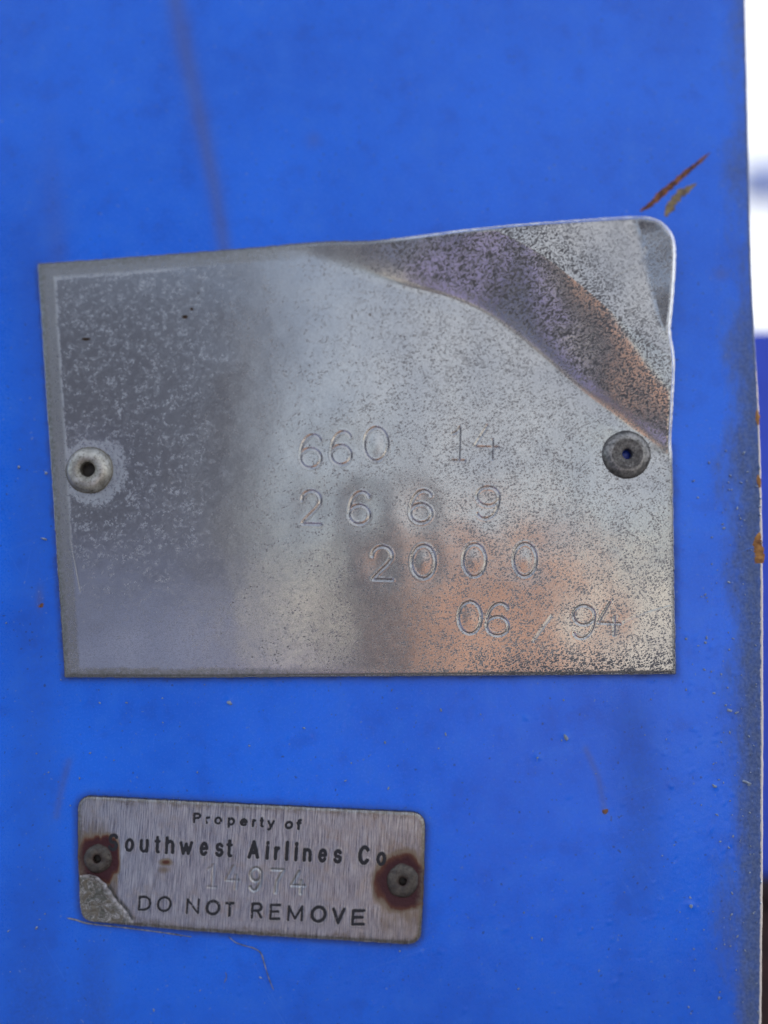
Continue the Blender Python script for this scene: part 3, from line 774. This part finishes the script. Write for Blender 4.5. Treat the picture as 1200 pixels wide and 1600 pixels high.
# letters as pen strokes; x 0..1 over the letter, y 0 on the baseline and 1 at the top of the letter
L = {
    'P': [[(0, 0), (0, 1)], [(0, 1), (.55, 1)] + arc(.62, .74, .38, .26, 90, -90, 10) + [(.0, .48)]],
    'r': [[(0, 0), (0, 1)], [(0, .62)] + arc(.7, .5, .65, .47, 160, 80, 6) + [(1, .97)]],
    'o': [arc(.5, .5, .5, .5, 0, 360, 26)],
    'O': [arc(.5, .5, .5, .5, 0, 360, 30)],
    'p': [[(0, -.45), (0, 1)], arc(.5, .5, .5, .5, 0, 360, 26)],
    'e': [[(0.03, .54), (1, .54)] + arc(.5, .5, .5, .5, 5, 180, 12) + arc(.5, .5, .5, .5, 180, 320, 12)],
    't': [[(.45, 1), (.45, .2)] + arc(.72, .18, .27, .16, 180, 270, 4) + [(1, .02)], [(0, .74), (1, .74)]],
    'y': [[(0, 1), (.5, .05)], [(1, 1), (.45, -.1), (.28, -.38), (.05, -.42)]],
    'f': [[(.42, 0), (.42, .78)] + arc(.8, .8, .38, .2, 180, 90, 5) + [(1, 1)], [(0, .68), (.95, .68)]],
    'S': [arc(.5, .75, .46, .25, 20, 180, 10) + arc(.5, .72, .46, .24, 190, 250, 4) + arc(.5, .27, .5, .26, 70, -20, 5) + arc(.5, .26, .5, .26, -30, -165, 10)],
    's': [arc(.5, .75, .46, .25, 20, 180, 10) + arc(.5, .72, .46, .24, 190, 250, 4) + arc(.5, .27, .5, .26, 70, -20, 5) + arc(.5, .26, .5, .26, -30, -165, 10)],
    'u': [[(0, 1), (0, .35)] + arc(.48, .35, .48, .35, 180, 330, 8), [(1, 1), (1, 0)]],
    'n': [[(0, 0), (0, 1)], arc(.5, .62, .5, .37, 160, 0, 9) + [(1, 0)]],
    'h': [[(0, 0), (0, 1)], arc(.5, .47, .5, .29, 160, 0, 9) + [(1, 0)]],
    'w': [[(0, 1), (.27, 0), (.5, .9), (.73, 0), (1, 1)]],
    'A': [[(0, 0), (.5, 1), (1, 0)], [(.2, .30), (.8, .30)]],
    'i': [[(.5, 0), (.5, .72)], [(.5, .95), (.5, 1.0)]],
    'l': [[(.5, 0), (.5, 1)]],
    'C': [arc(.52, .5, .5, .5, 42, 318, 22)],
    'D': [[(0, 0), (0, 1), (.42, 1)] + arc(.45, .5, .55, .5, 88, -88, 14) + [(.42, 0), (0, 0)]],
    'N': [[(0, 0), (0, 1), (1, 0), (1, 1)]],
    'T': [[(0, 1), (1, 1)], [(.5, 1), (.5, 0)]],
    'R': [[(0, 0), (0, 1), (.55, 1)] + arc(.62, .75, .36, .25, 90, -90, 10) + [(0, .5)], [(.58, .5), (1, 0)]],
    'E': [[(1, 1), (0, 1), (0, 0), (1, 0)], [(0, .52), (.88, .52)]],
    'M': [[(0, 0), (0, 1), (.5, .12), (1, 1), (1, 0)]],
    'V': [[(0, 1), (.5, 0), (1, 1)]],
}
def letters(rows, name, label, wear=0.0, seed=0, pale=False):
    VV, QQ = [], []
    off = 0
    for ch, x0, x1, bse, hgt, pen in rows:
        pen += 1.2; half = pen / 2
        strokes = []
        for st in L[ch]:
            a_, b_ = x0 + half, x1 - half
            if ch in 'il': a_ = b_ = (x0 + x1) / 2
            top = hgt - half; bot_ = half
            pts = []
            for (p, q) in st:
                uu = a_ + p * (b_ - a_); hh = bot_ + q * (top - bot_)
                pts.append((uu + hh * 0.058, bse - hh))
            strokes.append(pts)
        step = 0.42
        gu = np.arange(x0 - 4, x1 + 6, step); gv = np.arange(bse - hgt - 4, bse + hgt * 0.6 + 4, step)
        GU, GV = np.meshgrid(gu, gv, indexing='ij')
        d = np.full(GU.shape, 1e9)
        for st in strokes: d = np.minimum(d, seg_dist(GU, GV, st)[0])
        # press the letter lightly into the tag
        m = (U > x0 - 8) & (U < x1 + 8) & (V > bse - hgt - 8) & (V < bse + hgt * .6 + 8)
        dd = np.full(U[m].shape, 1e9)
        for st in strokes: dd = np.minimum(dd, seg_dist(U[m], V[m], st)[0])
        H[m] += 0.000018 * np.exp(-((dd - half - 1.3) / 0.9) ** 2)
        keep = d < half + (vnoise(GU / 2.2, GV / 2.2, seed, 2) - 0.5) * 0.9
        if wear: keep &= (vnoise(GU / 3.0, GV / 3.0, seed + 40, 3) > wear * (0.6 + 0.8 * vnoise(GU / 14, GV / 14, seed + 41)))
        n, mm_ = GU.shape
        cell = keep[:-1, :-1] & keep[1:, :-1] & keep[:-1, 1:] & keep[1:, 1:]
        q = grid_faces(n, mm_).reshape(n - 1, mm_ - 1, 4)[cell]
        used, inv = np.unique(q, return_inverse=True)
        iu = np.clip((GU.ravel()[used] - 122) / 541, 0, 1)
        VV.append(np.stack([GU.ravel()[used], GV.ravel()[used]], -1)); QQ.append(inv.reshape(-1, 4) + off); off += len(used)
    PENDING.append((name, label, np.concatenate(VV), np.concatenate(QQ)))
PENDING = []
def base_at(u, a, b): return b[0] + (u - a[0]) * (b[1] - a[1]) / (b[2] - a[2]) if False else a[1] + (u - a[0]) * (b[1] - a[1]) / (b[0] - a[0])
row = lambda spec, a, b: [(c_, x_, y_, base_at(x_, a, b), h_, p_) for c_, x_, y_, h_, p_ in spec]
letters(row([('P', 301, 314, 17, 2.9), ('r', 321, 328, 12.5, 2.7), ('o', 334, 347, 13, 2.9), ('p', 355, 367, 13, 2.9), ('e', 374, 387, 13, 2.9), ('r', 393, 400, 13, 2.9), ('t', 405, 412, 17, 3.0), ('y', 417, 429, 13, 3.0), ('o', 444, 458, 14, 3.3), ('f', 462, 471, 18, 3.3)], (301, 1286.5), (463, 1297.5)), 'lettering', 'small black words Property of', 0.12, 5)
letters(row([('S', 168, 184, 28, 4.2), ('o', 194, 209, 22, 4.2), ('u', 217, 232, 22, 4.3), ('t', 240, 250, 28, 4.2), ('h', 257, 272, 28.5, 4.3), ('w', 279, 301, 22, 4.1), ('e', 311, 325, 23, 4.4), ('s', 335, 349, 23, 4.4), ('t', 352, 363, 29, 4.4),
             ('A', 386, 405, 29.5, 4.9), ('i', 414, 420, 30, 4.8), ('r', 427, 437, 22.5, 4.8), ('l', 445, 450, 32, 5), ('i', 459, 465, 31, 4.8), ('n', 472, 487, 22.5, 4.8), ('e', 496, 511, 23, 4.8), ('s', 520, 534, 23, 4.8), ('C', 558, 578, 31, 5.2), ('o', 587, 603, 22.5, 4.6)], (194, 1331.5), (587, 1353.5)), 'lettering', 'bold black words Southwest Airlines Co', 0.08, 6)
letters(row([('D', 215, 236, 24, 2.9), ('O', 244, 268, 25.5, 3.1), ('N', 290, 311, 25, 2.4), ('O', 320, 344, 25.5, 3.9), ('T', 350, 366, 24, 3.3), ('R', 391, 410, 26, 3.6), ('E', 420, 438, 26, 3.3), ('M', 448, 473, 25.5, 2.9), ('O', 484, 510, 28, 4.4), ('V', 517, 539, 27, 4.4), ('E', 548, 570, 26.5, 4.2)], (215, 1423.5), (548, 1447)), 'lettering', 'black words DO NOT REMOVE', 0.17, 7)

PT = unproj(U, V, YT - H)
tag_sheet.data.vertices.foreach_set('co', np.concatenate([(PT.reshape(-1, 3) - np.array(tag.location)), np.concatenate(Vs[1:]) - np.array(tag.location)]).astype(np.float32).ravel())
tag_sheet.data.update()
for name_, label_, uvp, q_ in PENDING:
    # take the height of the tag from the nearest grid node
    ii = np.clip(np.round((uvp[:, 0] - 122) / 541 * (n_ - 1)), 0, n_ - 1).astype(int)
    for _ in range(3):
        tp_, bt_ = V[ii, 0], V[ii, -1]
        jj = np.clip(np.round((uvp[:, 1] - tp_) / (bt_ - tp_) * (m_ - 1)), 0, m_ - 1).astype(int)
        du = uvp[:, 0] - U[ii, jj]
        ii = np.clip(ii + np.round(du / (541 / n_)).astype(int), 0, n_ - 1)
    hh = H[ii, jj]
    Vp = unproj(uvp[:, 0], uvp[:, 1], YT - hh - 0.000028)
    o = link(name_, mesh_np(name_, Vp, q_, smooth=False), M_INK, tag); o['label'] = label_

# torn scrap of clear film on the lower left corner
s_ = NT('yellowed_film')
vv = s_.map(1, 1, 1)
cr = s_.noise(vv, 0.9, 5, 0.65, 1.2)
ed = s_.attr('rim')
wh = s_.math('MAXIMUM', s_.math('MULTIPLY', ed, s_.rng(s_.noise(vv, 2.2, 3, 0.6), 0.3, 0.6)), s_.rng(s_.math('ABSOLUTE', s_.math('SUBTRACT', cr, 0.5)), 0.03, 0.0, 0, 0.8))
M_FILM = s_.set(color=s_.mix(wh, s_.mix(s_.rng(cr, 0.4, 0.7), (0.10, 0.10, 0.085), (0.18, 0.155, 0.12)), (0.50, 0.48, 0.50)), rough=0.3, alpha=s_.mixf(wh, 0.82, 1.0), normal=s_.bump(cr, 0.0003, 0.6))
nA, nB = 90, 60
La = resample(smooth_line([(125, 1368), (124, 1400), (127, 1424), (134, 1436), (146, 1440)]), np.linspace(0, 1, nA))
Ra = resample(smooth_line([(141, 1366), (158, 1374), (172, 1392), (188, 1412), (198, 1424), (209, 1442)]), np.linspace(0, 1, nA))
Ra[:, 0] += (vnoise(np.arange(nA) / 5., np.zeros(nA), 5, 3) - .5) * 5
t = np.linspace(0, 1, nB)[None, :, None]
q = La[:, None] * (1 - t) + Ra[:, None] * t
fu, fv = q[..., 0], q[..., 1]
lift = 0.00012 + 0.0004 * t[..., 0] ** 4 * (0.4 + vnoise(fu / 9, fv / 9, 6, 2)) + 0.00028 * np.abs(vnoise(fu / 11, fv / 11, 7, 3) - 0.5) * 2
me = mesh_np('torn_film', unproj(fu, fv, YT - 0.00012 - lift).reshape(-1, 3), grid_faces(nA, nB, flip=True),
             dict(rim=np.maximum(sst(0.80, 0.97, t[..., 0] + 0 * fu), sst(1374, 1368, fv + 0.1 * (fu - 125)) * .8).ravel()))
o = link('torn_film', me, M_FILM, tag); o['label'] = 'torn yellowed film on the lower left corner'
for p in me.polygons: pass

# dried sealant squeezed out under the tag and the thread hanging from it
def tube(name, pts, rad, Y, mat, parent, n=None, seed=0):
    c = resample(smooth_line(pts), np.linspace(0, 1, n or 60))
    k = len(c)
    P_ = unproj(c[:, 0], c[:, 1], Y)
    P_[:, 1] -= 0.00006 * vnoise(np.arange(k) / 6., np.zeros(k), seed, 2)
    T_ = np.gradient(P_, axis=0); T_ /= np.linalg.norm(T_, axis=1)[:, None]
    N_ = np.cross(T_, [0, 1, 0]); B_ = np.cross(T_, N_)
    a = np.linspace(0, 2 * math.pi, 8, endpoint=False)
    rr = rad * (0.6 + 0.8 * vnoise(np.arange(k) / 4., np.ones(k), seed + 1, 2)) * np.clip(np.minimum(np.arange(k), k - 1 - np.arange(k)) / 3, 0.1, 1)
    q = P_[:, None] + rr[:, None, None] * (np.cos(a)[None, :, None] * N_[:, None] + np.sin(a)[None, :, None] * B_[:, None])
    i = np.arange(k - 1)[:, None]; j = np.arange(8)[None]
    F = np.stack([i * 8 + j, i * 8 + (j + 1) % 8, (i + 1) * 8 + (j + 1) % 8, (i + 1) * 8 + j], -1).reshape(-1, 4)
    return link(name, mesh_np(name, q.reshape(-1, 3), F), mat, parent)
o = tube('dried_sealant', [(104, 1434), (118, 1437), (140, 1443), (200, 1450), (262, 1458), (302, 1464)], 0.00009, -0.00002, M_FIBRE, tag, 120, 3)
o['label'] = 'grey sealant line along the lower edge'
o = tube('sealant_thread', [(356, 1462), (366, 1471), (378, 1476), (398, 1482), (408, 1490), (413, 1505), (420, 1528), (428, 1548)], 0.00007, -0.00012, M_FIBRE, tag, 80, 4)
o['label'] = 'thin pale thread hanging below the tag'
o = tube('sealant_thread', [(352, 1518), (354, 1526), (350, 1536)], 0.00004, -0.00008, M_FIBRE, tag, 20, 5)

# ------------------------------------------------------------------ what shows past the right edge
def sliver_box(Y, u0, u1, v0, v1, depth):
    a = unproj(u0, v0, Y); b = unproj(u1, v1, Y)
    return a[0], b[0], Y, Y + depth, b[2], a[2]
M_POST = mat_plain('blue_enamel', (0.010, 0.055, 0.42), (0.014, 0.07, 0.5), 0.2, 0.45)
M_BROWN = mat_plain('dark_brown_rust', (0.02, 0.008, 0.005), (0.05, 0.02, 0.012), 0.3, 0.9)
M_GREY = mat_plain('grey_pipe_metal', (0.68, 0.67, 0.65), (0.78, 0.77, 0.75), 0.3, 0.5, 0.0)
x0, x1, y0, y1, z0, z1 = sliver_box(0.045, 1150, 1500, 515, 1372, 0.03)
t = thing('blue_bracket', 'deep blue bracket behind the right edge of the panel', 'bracket', ((x0 + x1) / 2, y0, z0))
bm = bmesh.new(); box(bm, x0, x1, y0, y0 + 0.004, z0, z1); bm_link('face', bm, M_POST, t, 0.0008)
bm = bmesh.new(); box(bm, x1 - 0.004, x1, y0 + 0.0042, y1, z0, z1); bm_link('flange', bm, M_POST, t, 0.0008)
x0, x1, y0, y1, z0, z1 = sliver_box(0.043, 1150, 1500, 1378, 1800, 0.04)
t = thing('rusty_foot', 'dark brown rusty steel foot under the blue bracket at the right edge', 'steel foot', ((x0 + x1) / 2, y0, z0))
bm = bmesh.new(); box(bm, x0, x1, y0, y1, z0, z1 - 0.003); bm_link('block', bm, M_BROWN, t, 0.001)
bm = bmesh.new(); box(bm, x0 + 0.002, x1 + 0.003, y0 - 0.002, y1 + 0.002, z1 - 0.0028, z1); bm_link('top_flange', bm, M_BROWN, t, 0.0005)
for (pv, pr, lab, nm) in ((285, 0.0085, 'blurred grey pipe crossing behind the upper right edge', 'pipe'),):
    c = unproj(1200, pv, 0.25)
    t = thing('grey_pipe', lab, 'pipe', c)
    Mx = __import__('mathutils').Matrix
    bm = bmesh.new()
    bmesh.ops.create_cone(bm, cap_ends=True, segments=24, radius1=pr, radius2=pr, depth=0.25, matrix=Mx.Translation((float(c[0]) + 0.115, float(c[1]), float(c[2]))) @ Mx.Rotation(math.pi / 2, 4, 'Y'))
    bm_link('tube', bm, M_GREY, t, 0, True)
    bm = bmesh.new()
    bmesh.ops.create_cone(bm, cap_ends=True, segments=24, radius1=pr * 1.35, radius2=pr * 1.35, depth=0.006, matrix=Mx.Translation((float(c[0]) + 0.012, float(c[1]), float(c[2]))) @ Mx.Rotation(math.pi / 2, 4, 'Y'))
    bm_link('collar', bm, M_GREY, t, 0, True)

# ------------------------------------------------------------------ ground, and unseen objects added to shape the reflections in the metal
GZ = -1.25
def big_mat(name, c0, c1, scale, rough=0.8, stretch=(1, 1, 1)):
    s = NT(name); s.t.nodes.remove(s.t.nodes[-1]) if False else None
    a = s.noise(s.map(*(0.001 * q for q in stretch)), scale, 6, 0.6)
    return s.set(color=s.mix(s.rng(a, 0.3, 0.7), c0, c1), rough=rough)
M_CONC = big_mat('concrete_apron', (0.055, 0.054, 0.058), (0.085, 0.084, 0.085), 3)
M_WALL = big_mat('pale_render', (0.66, 0.64, 0.58), (0.76, 0.74, 0.68), 2)
M_DARK = big_mat('slate_grey_paint', (0.085, 0.090, 0.115), (0.105, 0.11, 0.14), 3, 0.5)
M_BARR = big_mat('bluish_concrete', (0.16, 0.19, 0.30), (0.21, 0.24, 0.35), 3)
M_VIOL = big_mat('violet_grey_plastic', (0.30, 0.28, 0.50), (0.36, 0.34, 0.56), 3, 0.5)
M_ORNG = big_mat('orange_paint', (0.52, 0.32, 0.24), (0.60, 0.37, 0.28), 3, 0.5)
bm = bmesh.new(); box(bm, -300, 300, -300, 300, GZ - 0.5, GZ)
g = bm_link('ground', bm, M_CONC); g['kind'] = 'structure'

t = thing('added_wall', 'unseen pale wall with coping, added for the cream tone mirrored in the plates', 'wall', (1.5, -7, GZ))  # out of view; added so a pale band mirrors in the metal
bm = bmesh.new(); box(bm, -1.4, 6, -7.2, -7.0, GZ, 0.30); bm_link('wall_face', bm, M_WALL, t)
bm = bmesh.new(); box(bm, -1.45, 6.05, -7.25, -6.95, 0.302, 0.40); bm_link('coping', bm, M_WALL, t, 0.01)

t = thing('added_container', 'unseen dark slate corrugated container, added to darken the mirrored left of the plate', 'container', (-2.6, -4.4, GZ))  # added off frame to darken the reflection at the left
bm = bmesh.new()
nrib = 26; x0, x1 = -4.6, -0.57
for k in range(nrib):
    a = x0 + (x1 - x0) * k / nrib; wv = (x1 - x0) / nrib
    box(bm, a, a + wv * 0.55, -4.06, -4.0, GZ + 0.15, 1.35)
box(bm, x0, x1, -5.6, -4.04, GZ + 0.12, 1.38)
bm_link('corrugated_wall', bm, M_DARK, t)
bm = bmesh.new(); box(bm, x0 - 0.02, x1 + 0.02, -5.65, -3.97, 1.382, 1.50); bm_link('roof', bm, M_DARK, t, 0.01)
bm = bmesh.new(); box(bm, x0 - 0.02, x1 + 0.02, -5.65, -3.97, GZ, GZ + 0.118); bm_link('base_rail', bm, M_DARK, t, 0.01)

t = thing('added_barrier', 'unseen bluish barrier before the dark container, added for the tone mirrored in the plate', 'barrier', (-1.6, -3.2, GZ))  # added off frame for the bluish tone low in the reflection
bm = bmesh.new()
prof = [(-0.32, GZ), (-0.32, GZ + 0.1), (-0.14, GZ + 0.35), (-0.09, 0.13), (0.09, 0.13), (0.14, GZ + 0.35), (0.32, GZ + 0.1), (0.32, GZ)]
va = [bm.verts.new((-3.2, -3.2 + a, b)) for a, b in prof]; vb = [bm.verts.new((-0.44, -3.2 + a, b)) for a, b in prof]
bm.faces.new(va); bm.faces.new(vb[::-1])
for k in range(8): bm.faces.new((va[k], va[(k + 1) % 8], vb[(k + 1) % 8], vb[k]))
bm_link('barrier_body', bm, M_BARR, t)

t = thing('added_column', 'unseen dark slate column, added for the dark band mirrored between the stamped numbers', 'column', (-0.02, -3.0, GZ))  # unseen upright added to make the dark mirrored band
bm = bmesh.new(); box(bm, -0.135, 0.075, -3.06, -2.96, GZ + 0.02, 0.42); bm_link('shaft', bm, M_DARK, t, 0.01)
bm = bmesh.new(); box(bm, -0.2, 0.14, -3.15, -2.85, GZ, GZ + 0.018); bm_link('base_plate', bm, M_DARK, t, 0.003)

t = thing('added_bin', 'unseen low violet grey bin, added to tint what the bent corner mirrors', 'bin', (-0.3, -3.0, GZ))  # added only to mirror violet in the bent sheet
bm = bmesh.new(); box(bm, -0.43, -0.15, -3.2, -2.9, GZ + 0.05, -0.24); bm_link('bin_body', bm, M_VIOL, t, 0.01)
bm = bmesh.new(); box(bm, -0.44, -0.14, -3.21, -2.89, -0.238, -0.19); bm_link('lid', bm, M_VIOL, t, 0.01)
t = thing('added_cabinet', 'unseen orange cabinet, added for the orange mirrored in the lower right of the plate', 'cabinet', (0.38, -3.4, GZ))  # added behind the camera to mirror orange in the plate
bm = bmesh.new(); box(bm, 0.10, 0.64, -3.7, -3.2, GZ + 0.1, 0.25); bm_link('body', bm, M_ORNG, t, 0.01)
for a in (0.11, 0.375):
    bm = bmesh.new(); box(bm, a, a + 0.235, -3.196, -3.18, GZ + 0.14, 0.22); dr = bm_link('door', bm, M_ORNG, t, 0.003)
for a in (0.14, 0.58):
    for b in (-3.66, -3.26):
        bm = bmesh.new(); box(bm, a, a + 0.04, b, b + 0.04, GZ, GZ + 0.098); bm_link('leg', bm, M_DARK, t)
